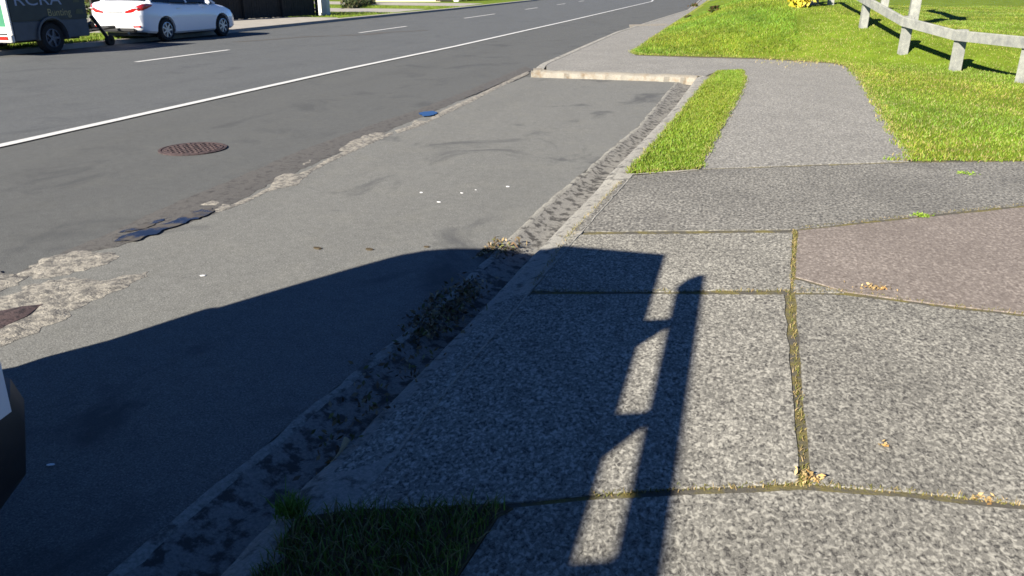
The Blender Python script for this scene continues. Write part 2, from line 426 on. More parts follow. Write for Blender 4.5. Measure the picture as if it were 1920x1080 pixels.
# parking bay: warmer seal
dish = [(-3.64, -30), (-3.66, 2.93), (-3.68, 3.8), (-3.72, 5.6), (-3.70, 9.1), (-3.5, 13.25)]
tag(sheet('parking_bay', resample(dish, 0.25, False, 0.02) + [(kA(y), y) for y in (13.25, 12.84, 8.95, 6.51, 5.17, 3.52, 3.07, 2.25, 1.3, -8, -30)], 0.008, M['bay_asphalt']), **struct)

# white edge line and centre dashes
def strip(name, line, w, z, m, step=0.4, jit=0.004, **kw):
    L = resample(line, step, False); V = []; F = []
    for i, (x, y) in enumerate(L):
        a = Vector(L[max(0, i - 1)]); b = Vector(L[min(len(L) - 1, i + 1)]); d = (b - a).normalized(); nn = Vector((-d.y, d.x))
        ww = w(i, x, y) if callable(w) else w
        for s in (-1, 1):
            q = Vector((x, y)) + nn * s * (ww / 2 + random.uniform(-jit, jit)); V.append((q.x, q.y, z))
        if i: F.append((2 * i - 2, 2 * i, 2 * i + 1, 2 * i - 1))
    return mesh(name, V, F, m, **kw)
tag(strip('edge_line', wl[:-1], 0.135, 0.0125, M['paint']), **struct)
cl = lambda y: float(np.interp(y, [14, 25, 40, 75, 140], [-11.9, -12.08, -12.7, -14.6, -20]))
for y0, y1 in [(13.75, 17.0), (24.3, 28.6), (36.2, 42.0), (50, 54), (62, 66), (74, 78), (2.0, 5.5), (-8, -5)]:
    tag(strip('centre_dash', [(cl(y0), y0), (cl(y1), y1)], 0.13, 0.0125, M['paint']), **struct)

# ------------------------------------------------- kerb and channel beside the bay
def kerb_loft(name, rows, m, ys, parent=None, wob=0.003):
    V = []; F = []; k = len(rows)
    for i, y in enumerate(ys):
        for fx, fz in rows:
            V.append((fx(y) + random.uniform(-wob, wob), y, fz(y) + random.uniform(-wob, wob) * 0.6))
        if i:
            for j in range(k - 1): F.append(((i - 1) * k + j, (i - 1) * k + j + 1, i * k + j + 1, i * k + j))
    o = mesh(name, V, F, m, parent, True); o.data.set_sharp_from_angle(angle=R(40)); return o
ys = list(np.arange(-8, 13.3, 0.07))
_bt = {}
def bite(y):
    k = round(y, 3)
    if k not in _bt: _bt[k] = 0.004 * math.sin(y * 3.1) + 0.003 * math.sin(y * 11) + random.uniform(-0.004, 0.004) + (0.030 * max(0, math.sin(y * 2.3) * math.sin(y * 7.9 + 1) - 0.55))
    return _bt[k]
chan = [(lambda y: kA(y) - 0.05, lambda y: -0.02), (lambda y: kA(y) + bite(y) - 0.004, lambda y: -0.012), (lambda y: kA(y) + bite(y), lambda y: 0.013), (lambda y: kA(y) + 0.05 + bite(y) * .6, lambda y: 0.008),
        (lambda y: kA(y) + 0.20 * (kC(y) - kA(y)) + 0.06, lambda y: -0.022), (lambda y: kA(y) + 0.66 * (kC(y) - kA(y)), lambda y: -0.030)]
kerb_loft('channel', chan, M['channel'], ys)['kind'] = 'structure'
lip = [(lambda y: kA(y) + bite(y) - 0.002, lambda y: 0.004), (lambda y: kA(y) + bite(y) + 0.002, lambda y: 0.0165 - 0.012 * (bite(y) > 0.02)), (lambda y: kA(y) + 0.03 + bite(y) * .9, lambda y: 0.0155 - 0.012 * (bite(y) > 0.02)), (lambda y: kA(y) + 0.05 + bite(y) * .7, lambda y: 0.002)]
tag(kerb_loft('channel_lip', lip, M['lip'], ys, None, 0.004), **struct)
lowk = lambda y: 1 - 0.42 * sstep(1.7, 2.1, y) * (1 - sstep(5.6, 6.1, y))    # dropped along the driveway crossing
kerbr = [(lambda y: kA(y) + 0.66 * (kC(y) - kA(y)) - 0.003, lambda y: -0.034), (lambda y: kA(y) + 0.72 * (kC(y) - kA(y)), lambda y: 0.035 * lowk(y)),
         (lambda y: kA(y) + 0.80 * (kC(y) - kA(y)), lambda y: 0.085 * lowk(y)), (lambda y: kC(y) - 0.03, lambda y: 0.104 * lowk(y)), (lambda y: kC(y) + 0.02, lambda y: 0.108 * lowk(y)),
         (lambda y: kC(y) + 0.12, lambda y: 0.104), (lambda y: kC(y) + 0.125, lambda y: 0.05)]
tag(kerb_loft('kerb', kerbr, M['kerb'], ys), **struct)
# end kerb across the bay: a raised sunlit concrete edge with a block at its nose
ek = MB()
e0, e1 = Vector((-3.28, 13.42)), Vector((-0.62, 13.30))
secs = []
for i in range(31):
    t = i / 30; p = e0.lerp(e1, t); w = 0.02 * math.sin(i * 2.3) + random.uniform(-0.012, 0.012); hz = random.uniform(-0.006, 0.006)
    secs.append([(p.x, p.y - 0.10 + w, -0.03), (p.x, p.y - 0.085 + w, 0.082 + hz), (p.x, p.y - 0.04 + w * .5, 0.106 + hz), (p.x, p.y + 0.16, 0.106 + hz), (p.x, p.y + 0.17, -0.03)])
ek.loft(secs)
ek.box((-3.36, 13.52, 0.04), (0.22, 0.40, 0.16), 0.25, 0.04)
tag(ek.build('end_kerb', M['end_kerb'], None, True), **struct)
# kerb along the footpath beyond the bay
fk = MB(); secs = []
for i, y in enumerate(np.concatenate([np.arange(13.8, 50, 0.5), np.arange(50, 200, 5)])):
    x = float(np.interp(y, [13.7, 14.6, 25.4, 49, 90, 140, 330], [-3.46, -3.62, -3.85, -3.2, -4.5, -9, -36]))
    w = random.uniform(-0.012, 0.012)
    secs.append([(x - 0.02, y, -0.03), (x + 0.01 + w, y, 0.075), (x + 0.05, y, 0.104), (x + 0.17, y, 0.105), (x + 0.17, y, -0.03)])
fk.loft(secs); tag(fk.build('kerb_beyond', M['kerb'], None, True), **struct)

# ------------------------------------------------- pavement: base sheet and separate slabs
base = [(kC(y) + 0.11, y) for y in (-8, 1.33, 2.47, 3.86, 5.86, 10.08, 13.3)] + [(-3.2, 13.55), (-3.48, 14.6), (-3.71, 25.4), (-3.05, 49), (-4.3, 90), (-8.8, 140), (-35.5, 330), (-20, 330), (8, 140), (9, 14), (9, -8)]
tag(sheet('pavement_bed', base, PZ - 0.006, M['moss']), **struct)
def slab(name, px, m, z=PZ, step=0.12, jit=0.006, label=None):
    P = [tuple(at(*p, z)[:2]) if not isinstance(p, Vector) else tuple(p[:2]) for p in px]
    o = sheet(name, resample(P, step, True, jit), z, m, skirt=0.06); tag(o, **struct); return o
V2 = lambda x, y: Vector((x, y, 0))
# near row, bottom right of the frame
slab('paving', [(965, 952), (1110, 937), (1300, 927), (1505, 918), (1700, 932), (1925, 956), V2(2.6, 2.45), V2(2.6, -6), V2(-0.62, -6), V2(-0.62, 0.8), (862, 1080), (905, 1015), (935, 970)], M['pave'])
# in front of it: left and right slabs
slab('paving', [(560, 962), (620, 890), (700, 810), (800, 712), (900, 605), (958, 552), (1215, 551), (1470, 552), (1483, 700), (1490, 800), (1497, 903), (1300, 913), (1110, 926), (940, 943), (760, 952)], M['pave'])
slab('paving', [(1491, 552), (1580, 553), (1740, 573), (1925, 594), V2(2.6, 3.45), V2(2.6, 2.55), (1925, 944), (1700, 920), (1522, 905), (1513, 800), (1502, 680)], M['pave'])
# middle band
slab('paving', [(1000, 544), (1070, 440), (1486, 436), (1481, 542), (1215, 546)], M['pave'])
slab('reddish_paving', [(1497, 432), (1700, 411), (1925, 388), V2(4.5, 6.05), V2(4.5, 4.4), V2(2.6, 3.5), (1925, 588), (1740, 567), (1585, 546), (1491, 518)], M['red'])
# driveway crossing
slab('driveway', [(1074, 434), (1165, 340), (1185, 329), (1310, 318), (1500, 312), (1705, 305), (1925, 303), V2(8.5, 7.5), V2(8.5, 6.4), V2(4.5, 6.1), (1925, 383), (1700, 406), (1492, 429)], M['drive'])
slab('paving', [(1488, 524), (1492, 524), (1583, 548), (1500, 547), (1487, 546)], M['pave'], step=0.05, jit=0.002)
# footpath and the pavement beyond the bay
fp = [(1312, 316), (1335, 270), (1362, 225), (1388, 180), (1402, 150), (1396, 132), (1348, 132), (1322, 143)]
slab('footpath', fp + [V2(-0.62, 13.46), V2(-3.2, 13.56), V2(-3.46, 14.6), V2(-3.67, 25.4), V2(-3.02, 49), V2(-4.2, 90), V2(-1.6, 90), V2(-1.5, 49), V2(-2.0, 25), (1183, 98), (1192, 104), (1300, 108), (1420, 111), (1560, 119), (1585, 125), (1612, 148), (1640, 190), (1668, 238), (1702, 285), (1704, 302), (1500, 309)], M['path'], step=0.3, jit=0.008)
slab('footpath_joint', [(1180, 46), (1183, 49), (1255, 47), (1250, 44)], M['end_kerb'], z=PZ + 0.006, step=3)

# moss and dry grass in the joints (uncountable)
J = []
def joint(px, per_m, spread, h=None):
    for a, b in zip(px, px[1:]):
        A = at(*a, PZ - 0.011); B = at(*b, PZ - 0.011); n = int((B - A).length * per_m)
        d = (B - A).normalized(); nn = Vector((-d.y, d.x, 0))
        for _ in range(n):
            q = A.lerp(B, random.random()) + nn * random.gauss(0, spread); J.append((q.x, q.y, PZ - 0.006))
joint([(1481, 552), (1493, 700), (1500, 800), (1507, 905)], 200, 0.008)
joint([(1493, 720), (1500, 800)], 260, 0.010)
joint([(1499, 905), (1515, 905)], 3000, 0.014); joint([(1495, 893), (1540, 908)], 900, 0.018)
joint([(1110, 932), (1300, 920), (1510, 911), (1700, 926), (1920, 950)], 420, 0.006)
joint([(1490, 433), (1485, 545)], 500, 0.008); joint([(1485, 547), (1585, 549)], 500, 0.02)
joint([(1000, 548), (1215, 549), (1480, 548)], 250, 0.006); joint([(1493, 430), (1700, 408), (1920, 385)], 200, 0.008)
joint([(1585, 549), (1740, 570), (1920, 591)], 250, 0.01); joint([(1165, 342), (1072, 436), (1000, 540)], 260, 0.012)
JP = np.array(J); grass('joint_grass', JP, 0.014, 0.003, [(0.12, 0.11, 0.025), (0.20, 0.16, 0.06), (0.10, 0.11, 0.02), (0.26, 0.19, 0.09)], 1.2)

# ------------------------------------------------- lawns
bank_left = [(1186, 97), (1210, 84), (1240, 65), (1275, 40), (1305, 18), (1328, 1)]
lawn_poly = [at(*p, PZ) for p in [(1925, 300), (1707, 300), (1704, 285), (1670, 238), (1642, 190), (1614, 147), (1588, 122), (1560, 116), (1420, 108), (1300, 105), (1194, 102)] + bank_left]
lawn_poly += [V2(-1.4, 90), V2(0, 140), V2(60, 140), V2(60, 8.1), V2(6, 7.35)]
lp2 = [tuple(p[:2]) for p in lawn_poly]
gx = [(x, y) for x in np.arange(-2.6, 9, 0.22) for y in np.arange(7, 24, 0.22)] + [(x, y) for x in np.arange(-2.6, 30, 0.9) for y in np.arange(24, 60, 0.9)] + [(x, y) for x in np.arange(9, 30, 0.9) for y in np.arange(8, 24, 0.9)]
gx = np.array(gx) + rng.uniform(-0.05, 0.05, (len(gx), 2)); gx = gx[inside_np(gx, lp2)]
tag(sheet('lawn', resample(lp2, 0.35, True, 0.02), lawn_z, M['lawn'], gx, skirt=0.03, smooth=True), **struct)
GC = [(0.118, 0.172, 0.013), (0.098, 0.162, 0.010), (0.145, 0.182, 0.017), (0.152, 0.168, 0.03), (0.105, 0.178, 0.013)]
near_lawn = [p for p in lp2]
def view_clip(P, margin=60):
    """keep roots that the photo could see, with a generous margin"""
    d = P - np.array([0, 0, EYE]); w = d @ _fw; x = 960 + FPX * (d @ _rt) / w; y = 540 - FPX * (d @ _cu) / w
    return P[(w > 0.5) & (x > -400) & (x < 2500) & (y > -150) & (y < 1500)]
def lawn_part(y0, y1, dens, x0=-3, x1=9):
    n = int((y1 - y0) * (x1 - x0) * dens); P = np.column_stack([rng.uniform(x0, x1, n), rng.uniform(y0, y1, n)]); P = P[inside_np(P, lp2)]
    return np.column_stack([P, [lawn_z(*p) - 0.004 for p in P]])
G = view_clip(np.concatenate([lawn_part(7, 11, 1500, 1, 8), lawn_part(11, 16, 1100), lawn_part(16, 22, 700), lawn_part(22, 34, 260, -3, 14)]))
mow = (G[:, 0] < 1.2) & (G[:, 1] > 17.5)
grass('lawn_grass', G[~mow], 0.030, 0.010, GC + [(0.20, 0.18, 0.06)], 0.9, patch=1.2)
grass('bank_grass', G[mow], 0.055, 0.013, GC + [(0.07, 0.13, 0.008), (0.08, 0.15, 0.01)], 1.2, patch=1.7)
# pale dry fringe along the path edge
dr = []
for a, b in zip(lp2[1:16], lp2[2:17]):
    L = math.dist(a, b)
    for _ in range(int(L * 60)):
        t = random.random(); dr.append((a[0] + (b[0] - a[0]) * t + random.gauss(0.04, 0.06), a[1] + (b[1] - a[1]) * t + random.gauss(0.05, 0.08)))
for _ in range(1500):
    p = at(random.gauss(1545, 60), random.gauss(108, 7), PZ); dr.append((p.x, p.y))
dr = np.array(dr); dr = np.column_stack([dr, [lawn_z(*p) - 0.005 for p in dr]])
grass('dry_grass', dr, 0.032, 0.008, [(0.30, 0.24, 0.085), (0.26, 0.23, 0.06), (0.22, 0.23, 0.04), (0.34, 0.25, 0.11)], 1.0)

# grass strip between kerb and path
strip_px = [(1178, 326), (1308, 317), (1332, 272), (1358, 226), (1384, 181), (1397, 150), (1391, 132), (1348, 134), (1326, 152), (1303, 180), (1278, 212), (1230, 268)]
sp = [tuple(at(*p, PZ)[:2]) for p in strip_px]
tag(sheet('verge', resample(sp, 0.2, True, 0.01), PZ + 0.005, M['lawn'], skirt=0.05), **struct)
grass('verge_grass', roots(sp, 19000, PZ + 0.0), 0.028, 0.008, GC, 0.9, patch=0.8)
def fringe(poly, per_m, spread, zf, closed=True):
    out = []
    for a, b in zip(poly, poly[1:] + (poly[:1] if closed else [])):
        L = math.dist(a, b)
        for _ in range(int(L * per_m)):
            t = random.random(); k = 0.4 + 1.2 * abs(math.sin((a[0] + (b[0] - a[0]) * t) * 5.1 + (a[1] + (b[1] - a[1]) * t) * 4.3))
            x, y = a[0] + (b[0] - a[0]) * t + random.gauss(0, spread * k), a[1] + (b[1] - a[1]) * t + random.gauss(0, spread * k); out.append((x, y, zf(x, y) if callable(zf) else zf))
    return np.array(out)
EG = GC + [(0.17, 0.16, 0.05), (0.22, 0.18, 0.07), (0.09, 0.14, 0.012)]
grass('edge_grass', np.concatenate([fringe(sp, 420, 0.013, PZ), fringe(lp2[1:17], 420, 0.03, lambda x, y: lawn_z(x, y) - .006, False), fringe([(1.3, 7.18), tuple(lp2[0]), (3.2, 7.36)], 300, 0.03, PZ, False)]), 0.030, 0.008, EG, 1.3)
# grass patch in the shadow at the bottom of the photo
pp = [tuple(at(*p, PZ)[:2]) for p in [(478, 1090), (520, 1030), (558, 975), (640, 962), (760, 957), (935, 948), (962, 956), (932, 972), (900, 1018), (856, 1084)]] + [(-0.66, 0.7), (-0.68, -3), (-1.0, -3)]
tag(sheet('grass_patch', resample(pp, 0.1, True, 0.008), PZ + 0.008, M['soil'], skirt=0.05), **struct)
pr = roots(pp, 20000, PZ + 0.005); pr = pr[pr[:, 1] > 0.6]
grass('patch_grass', pr, 0.045, 0.0042, [(0.08, 0.14, 0.018), (0.11, 0.16, 0.02), (0.16, 0.14, 0.05), (0.20, 0.17, 0.08), (0.06, 0.11, 0.015)], 1.2)

# ------------------------------------------------- broken dish channel between lane and bay
def ragged(name, pxs, z, m, amp=0.02, step=0.06, thick=0.012, extra=0.04, hump=0.012, base=0.0095):
    P = resample([tuple(at(*p, z)[:2]) for p in pxs], step, True, amp)
    A = np.array(P); lo, hi = A.min(0), A.max(0)
    E = np.array([(x, y) for x in np.arange(lo[0], hi[0], extra) for y in np.arange(lo[1], hi[1], extra * 1.5)])
    E = E + rng.uniform(-0.4, 0.4, E.shape) * extra if len(E) else E
    E = E[inside_np(E, P)] if len(E) else None
    Q = np.array(P); Q2 = np.roll(Q, -1, 0); D = Q2 - Q; LL = (D ** 2).sum(1) + 1e-9
    def zf(x, y):
        w = np.array([x, y]) - Q; t = np.clip((w * D).sum(1) / LL, 0, 1); d = np.sqrt(((w - D * t[:, None]) ** 2).sum(1)).min()
        if d < 0.004: return base
        k = min(1, d / 0.05)
        return base + (z - base) * k + hump * k * (0.6 * random.random() + 0.4 * math.sin(x * 31 + y * 9) * math.sin(y * 23))
    o = sheet(name, P, zf, m, E, skirt=thick)
    return tag(o, **struct)
ragged('dark_seam', [(0, 528), (120, 470), (200, 438), (330, 378), (450, 330), (560, 283), (690, 236), (780, 206), (880, 168), (985, 124), (1000, 130), (900, 172), (800, 214), (700, 256), (590, 306), (510, 342), (410, 396), (330, 424), (220, 462), (130, 478), (0, 545)], 0.0125, M['seam_and_shadow'], 0.015, hump=0.004, extra=0.10)
for q in ([(415, 378), (432, 382), (470, 368), (505, 350), (512, 333), (535, 322), (560, 325), (588, 312), (620, 294), (650, 280), (690, 262), (735, 246), (736, 251), (700, 266), (655, 286), (625, 300), (585, 320), (555, 346), (535, 350), (500, 358), (470, 374), (430, 390), (405, 397), (385, 402)],
          [(625, 284), (650, 265), (680, 253), (700, 247), (724, 248), (700, 260), (660, 279)], [(560, 306), (585, 296), (590, 300), (570, 312)],
          [(740, 244), (772, 233), (776, 224), (800, 226), (830, 206), (880, 184), (935, 158), (990, 132), (993, 137), (935, 164), (885, 190), (840, 211), (790, 234), (745, 249)],
          [(345, 392), (380, 377), (405, 371), (420, 378), (412, 389), (395, 386), (370, 387), (345, 397)], [(290, 414), (310, 405), (318, 408), (298, 418)]):
    ragged('broken_concrete', q, 0.015, M['rubble'], 0.010, step=0.04, extra=0.03, hump=0.006)
ragged('broken_concrete', [(30, 512), (80, 482), (150, 468), (215, 472), (218, 484), (170, 500), (110, 515), (60, 522)], 0.015, M['rubble'], 0.03, step=0.04, extra=0.03, hump=0.008)
ragged('broken_concrete', [(-30, 560), (20, 550), (60, 530), (140, 518), (200, 524), (280, 506), (276, 516), (200, 550), (150, 575), (100, 605), (50, 628), (10, 645), (-40, 655)], 0.015, M['rubble'], 0.03, step=0.04, extra=0.03, hump=0.008)
ragged('broken_concrete', [(-40, 510), (0, 505), (28, 512), (36, 532), (0, 545), (-40, 550)], 0.015, M['rubble'], 0.03, step=0.04, extra=0.03, hump=0.008)
ragged('drain_slot', [(-20, 584), (40, 572), (80, 568), (50, 590), (4, 612), (-30, 620)], 0.026, M['iron'], 0.004, hump=0.003, base=0.020)
def puddle(px, z, m='water'):
    P = resample([tuple(at(*p, z)[:2]) for p in px], 0.035, True, 0.022)
    return tag(sheet('puddle', P, z, M[m]), **struct)
puddle([(212, 453), (230, 441), (285, 426), (330, 412), (372, 395), (398, 389), (403, 394), (375, 407), (340, 420), (300, 435), (250, 452)], 0.0180)
puddle([(222, 436), (262, 424), (300, 411), (325, 404), (300, 416), (262, 430)], 0.0180)
puddle([(784, 212), (796, 209), (816, 208), (820, 212), (806, 217), (792, 218)], 0.0215, 'clear_water')
tag(strip('path_edge_halo', [tuple(at(*p, PZ)[:2]) for p in [(1590, 124), (1614, 148), (1641, 190), (1669, 238), (1703, 287), (1706, 301)]], 0.05, PZ + 0.004, M['conc'], .2, .012), **struct)  # concrete edging; its paleness is mostly a bright outline halo put into colour
tag(strip('path_edge_halo', [tuple(at(*p, PZ)[:2]) for p in [(1310, 317), (1334, 271), (1360, 226), (1387, 181), (1400, 150), (1394, 132)]], 0.05, PZ + 0.004, M['conc'], .2, .012), **struct)
tag(strip('path_edge_halo', [tuple(at(*p, PZ)[:2]) for p in [(1176, 328), (1310, 319)]], 0.035, PZ + 0.004, M['conc'], .1, .010), **struct)
# ------------------------------------------------- far side of the street
fs = [(-16.12, -60), (-16.08, 14), (-16.28, 22), (-16.9, 32), (-17.5, 48), (-19.4, 75), (-26.2, 140), (-60, 330)]
tag(strip('far_kerb', [(x, y) for x, y in fs], 0.22, 0.10, M['conc'], 1.0, 0.01), **struct)
fkf = MB(); secs = []
for x, y in resample(fs, 1.0, False): secs.append([(x + 0.15, y, -0.02), (x + 0.11, y, 0.098), (x - 0.3, y, 0.096), (x - 0.3, y, -0.02)])
fkf.loft(secs); tag(fkf.build('far_kerb_face', M['conc']), **struct)
tag(sheet('far_verge', [(x - 0.12, y) for x, y in fs] + [(-200, 330), (-200, -60)], 0.085, M['lawn']), **struct)
tag(sheet('far_driveway', [(-16.5, 21.2), (-17.0, 32.3), (-17.6, 33.4), (-60, 33.4), (-60, 20.5), (-20, 20.5)], 0.092, M['conc']), **struct)
tag(sheet('far_footpath', [(-19.4, -60), (-19.4, 20), (-18.9, 20), (-18.9, -60)], 0.092, M['conc']), **struct)
tag(sheet('far_driveway', [(-18.0, 40.5), (-18.5, 46.5), (-30, 47), (-60, 47), (-60, 40)], 0.092, M['conc']), **struct)
tag(sheet('far_driveway', [(-18.6, 53), (-19.5, 61), (-40, 66), (-40, 58)], 0.092, M['conc']), **struct)
n = 16000
P = np.column_stack([rng.uniform(-19, -16.3, n), rng.uniform(9, 20.4, n)]); P2 = np.column_stack([rng.uniform(-27, -17.6, n), rng.uniform(33.6, 60, n)])
P = np.concatenate([P, P2]); k = P[:, 0] < np.interp(P[:, 1], [f[1] for f in fs], [f[0] for f in fs]) - 0.15
k &= ~((P[:, 1] > 40) & (P[:, 1] < 47)) & ~((P[:, 1] > 52.5))
P = P[k]; grass('far_verge_grass', np.column_stack([P, np.full(len(P), 0.08)]), 0.07, 0.018, GC, 0.9)
#@@THINGS
M['tanfade'] = plain('faded_olive', (0.085, 0.09, 0.045), 0.3, 30, 0.7)
# ================================================================ VEHICLES
def wheel(parent, x, y, r, w, side, rim_m, spokes=7, hub=0.66):
    """a wheel part with tyre and rim under it; side is +1 when it faces +X"""
    t = MB().lathe([(r * 0.62, -w / 2), (r * 0.9, -w / 2), (r, -w * 0.32), (r, w * 0.32), (r * 0.9, w / 2), (r * hub, w / 2), (r * hub, -w / 2)], (x, y, r)).build('wheel', M['tyre'], parent, True)
    b = MB(); f = side * w * 0.5
    b.lathe([(r * hub * 1.0, f * 0.98), (r * hub * 0.92, f * 1.02), (r * hub * 0.88, f * 0.6)], (x, y, r))
    b.lathe([(r * hub * 0.9, f * 0.45), (0.01, f * 0.45)], (x, y, r))
    b.cyl((x + f * 0.4, y, r), (x + f * 0.95, y, r), r * 0.16, seg=14)
    for i in range(spokes):
        a = 2 * math.pi * i / spokes
        b.box((x + f * 0.82, y + math.cos(a) * r * hub * 0.52, r + math.sin(a) * r * hub * 0.52), (w * 0.12, r * hub * 0.86, r * 0.14), rx=a)
    b.build('rim', rim_m, t, True)
    return t
def text(name, body, size, loc, rot, m, parent, depth=0.002, sx=1.0):
    c = bpy.data.curves.new(name, 'FONT'); c.body = body; c.size = size; c.extrude = depth
    o = bpy.data.objects.new(name, c); COL.objects.link(o)
    dg = bpy.context.evaluated_depsgraph_get(); me = bpy.data.meshes.new_from_object(o.evaluated_get(dg)); bpy.data.objects.remove(o)
    me.transform(Matrix.Translation(loc) @ Matrix(rot) @ Matrix.Diagonal((sx, 1, 1, 1))); me.materials.clear(); me.materials.append(m)
    q = bpy.data.objects.new(name, me); COL.objects.link(q); q.parent = parent
    return q
FACE_PX = [(0, 0, 1, 0), (1, 0, 0, 0), (0, 1, 0, 0), (0, 0, 0, 1)]   # text on a +X face, reading along +Y

def sedan():
    root = empty('parked_car', (-16.22, 20.40, 0), label='white sedan with red tail lamps parked across the road', cat='car')
    st = [(-2.16, .62, .46, .86), (-2.14, .74, .38, .96), (-2.06, .81, .31, 1.03), (-1.85, .855, .26, 1.06), (-1.2, .87, .21, 1.04), (-0.5, .87, .20, 1.00), (0.7, .87, .20, .97),
          (1.15, .87, .20, .94), (1.55, .865, .21, .88), (1.85, .83, .22, .80), (2.08, .74, .25, .70), (2.19, .58, .29, .58)]
    secs = []
    for y, w, zb, zt in st:
        h = [(0, zt + .03), (w * .55, zt + .022), (w * .86, zt), (w * .955, zt - .05), (w * .985, zt - .14), (w * 1.0, (zt + zb) / 2 + .04), (w * .985, zb + .17), (w * .97, zb + .05), (w * .90, zb), (0, zb)]
        secs.append([(x, y, z) for x, z in h] + [(-x, y, z) for x, z in h[-2:0:-1]])
    body = MB().loft(secs).build('body', M['white'], root, True)
    cs = []
    for y in (-1.22, 1.33):
        for s in (-1, 1): cs.append(MB().cyl((s * .62, y, .32), (s * 1.0, y, .32), .365, seg=36).build('arch', M['blackpl'], root))
    bpy.context.view_layer.update(); cut(body, cs)
    body.data.materials.clear(); body.data.materials.append(M['white'])
    # cabin: glass house, roof and pillars
    def ring(y, w, z): return [(w, y, z), (-w, y, z)]
    g = MB(); B = [(.775, 1.12, .97), (.79, .4, 1.0), (.79, -.9, 1.03), (.74, -1.72, 1.06)]; T = [(.55, .28, 1.42), (.57, 0, 1.44), (.57, -.7, 1.43), (.52, -1.12, 1.38)]
    v = [[g.bm.verts.new((s * w, y, z)) for s in (1, -1)] for w, y, z in B]; u = [[g.bm.verts.new((s * w, y, z)) for s in (1, -1)] for w, y, z in T]
    for i in range(3):
        for s in (0, 1): g.bm.faces.new((v[i][s], v[i + 1][s], u[i + 1][s], u[i][s]))
    g.bm.faces.new((v[0][0], v[0][1], u[0][1], u[0][0])); g.bm.faces.new((v[3][0], v[3][1], u[3][1], u[3][0]))
    g.build('window', M['glass'], root)
    r = MB(); r.loft([[(w, y, z), (w * .6, y, z + .035), (-w * .6, y, z + .035), (-w, y, z), (-w, y, z - .02), (w, y, z - .02)] for w, y, z in T]); r.build('roof', M['white'], root, True)
    for s in (1, -1):
        for a, b, rr in (((s * .785, 1.12, .96), (s * .56, .28, 1.43), .035), ((s * .80, -.2, 1.0), (s * .58, -.25, 1.44), .03), ((s * .75, -1.70, 1.05), (s * .53, -1.12, 1.39), .06)): MB().cyl(a, b, rr, seg=8).build('pillar', M['white'], root, True)
    for s in (1, -1):
        path = [(.36, -2.176, .80, .022), (.56, -2.165, .835, .045), (.735, -2.125, .885, .075), (.825, -2.03, .925, .08), (.863, -1.90, .95, .06), (.878, -1.72, .965, .012)]
        m = MB(); m.loft([[(s * x, y - .004, z - h), (s * (x + .012), y - .012, z), (s * x, y - .004, z + h), (s * (x - .05), y + .05, z + h * .8), (s * (x - .05), y + .05, z - h * .8)] for x, y, z, h in path])
        l = m.build('tail_lamp', M['red_lamp'], root, True)
        MB().box((s * .70, -2.165, .905), (.13, .02, .03), rz=s * -.3 * -1, bev=.006).build('lens', M['clear_lamp'], l)
        MB().box((s * .64, -2.135, .44), (.22, .05, .055), rz=s * .12, bev=.012).build('reflector', M['red_lamp'], root)
        MB().box((s * .905, .62, 1.0), (.17, .10, .11), bev=.03).build('wing_mirror', M['white'], root, True)
        MB().prism([(.2, .99), (-.95, 1.02), (-.95, .995), (.2, .965)], 'X', s * .864, s * .874).build('door_trim', M['blackpl'], root)
    MB().box((0, -2.10, .36), (1.16, .14, .13), bev=.03).build('rear_diffuser', M['blackpl'], root)
    MB().cyl((.35, -2.15, .27), (.35, -1.8, .27), .035).build('exhaust_pipe', M['steel'], root, True)
    MB().box((0, -2.168, .80), (.52, .012, .035), bev=.004).build('boot_handle', M['steel'], root)
    MB().box((0, -2.169, .66), (.36, .012, .11), bev=.003).build('number_plate', M['paper'], root)
    MB().box((0, -.1, .23), (1.3, 3.4, .12)).build('underbody', M['blackpl'], root)
    for y in (-.92, .22):
        for s in (1, -1): MB().box((s * .872, y + .28, .87), (.03, .17, .03), bev=.01).build('door_handle', M['white'], root)
    for y in (-1.22, 1.33):
        for s in (1, -1): wheel(root, s * .765, y, .315, .20, s, M['rim'])
sedan()

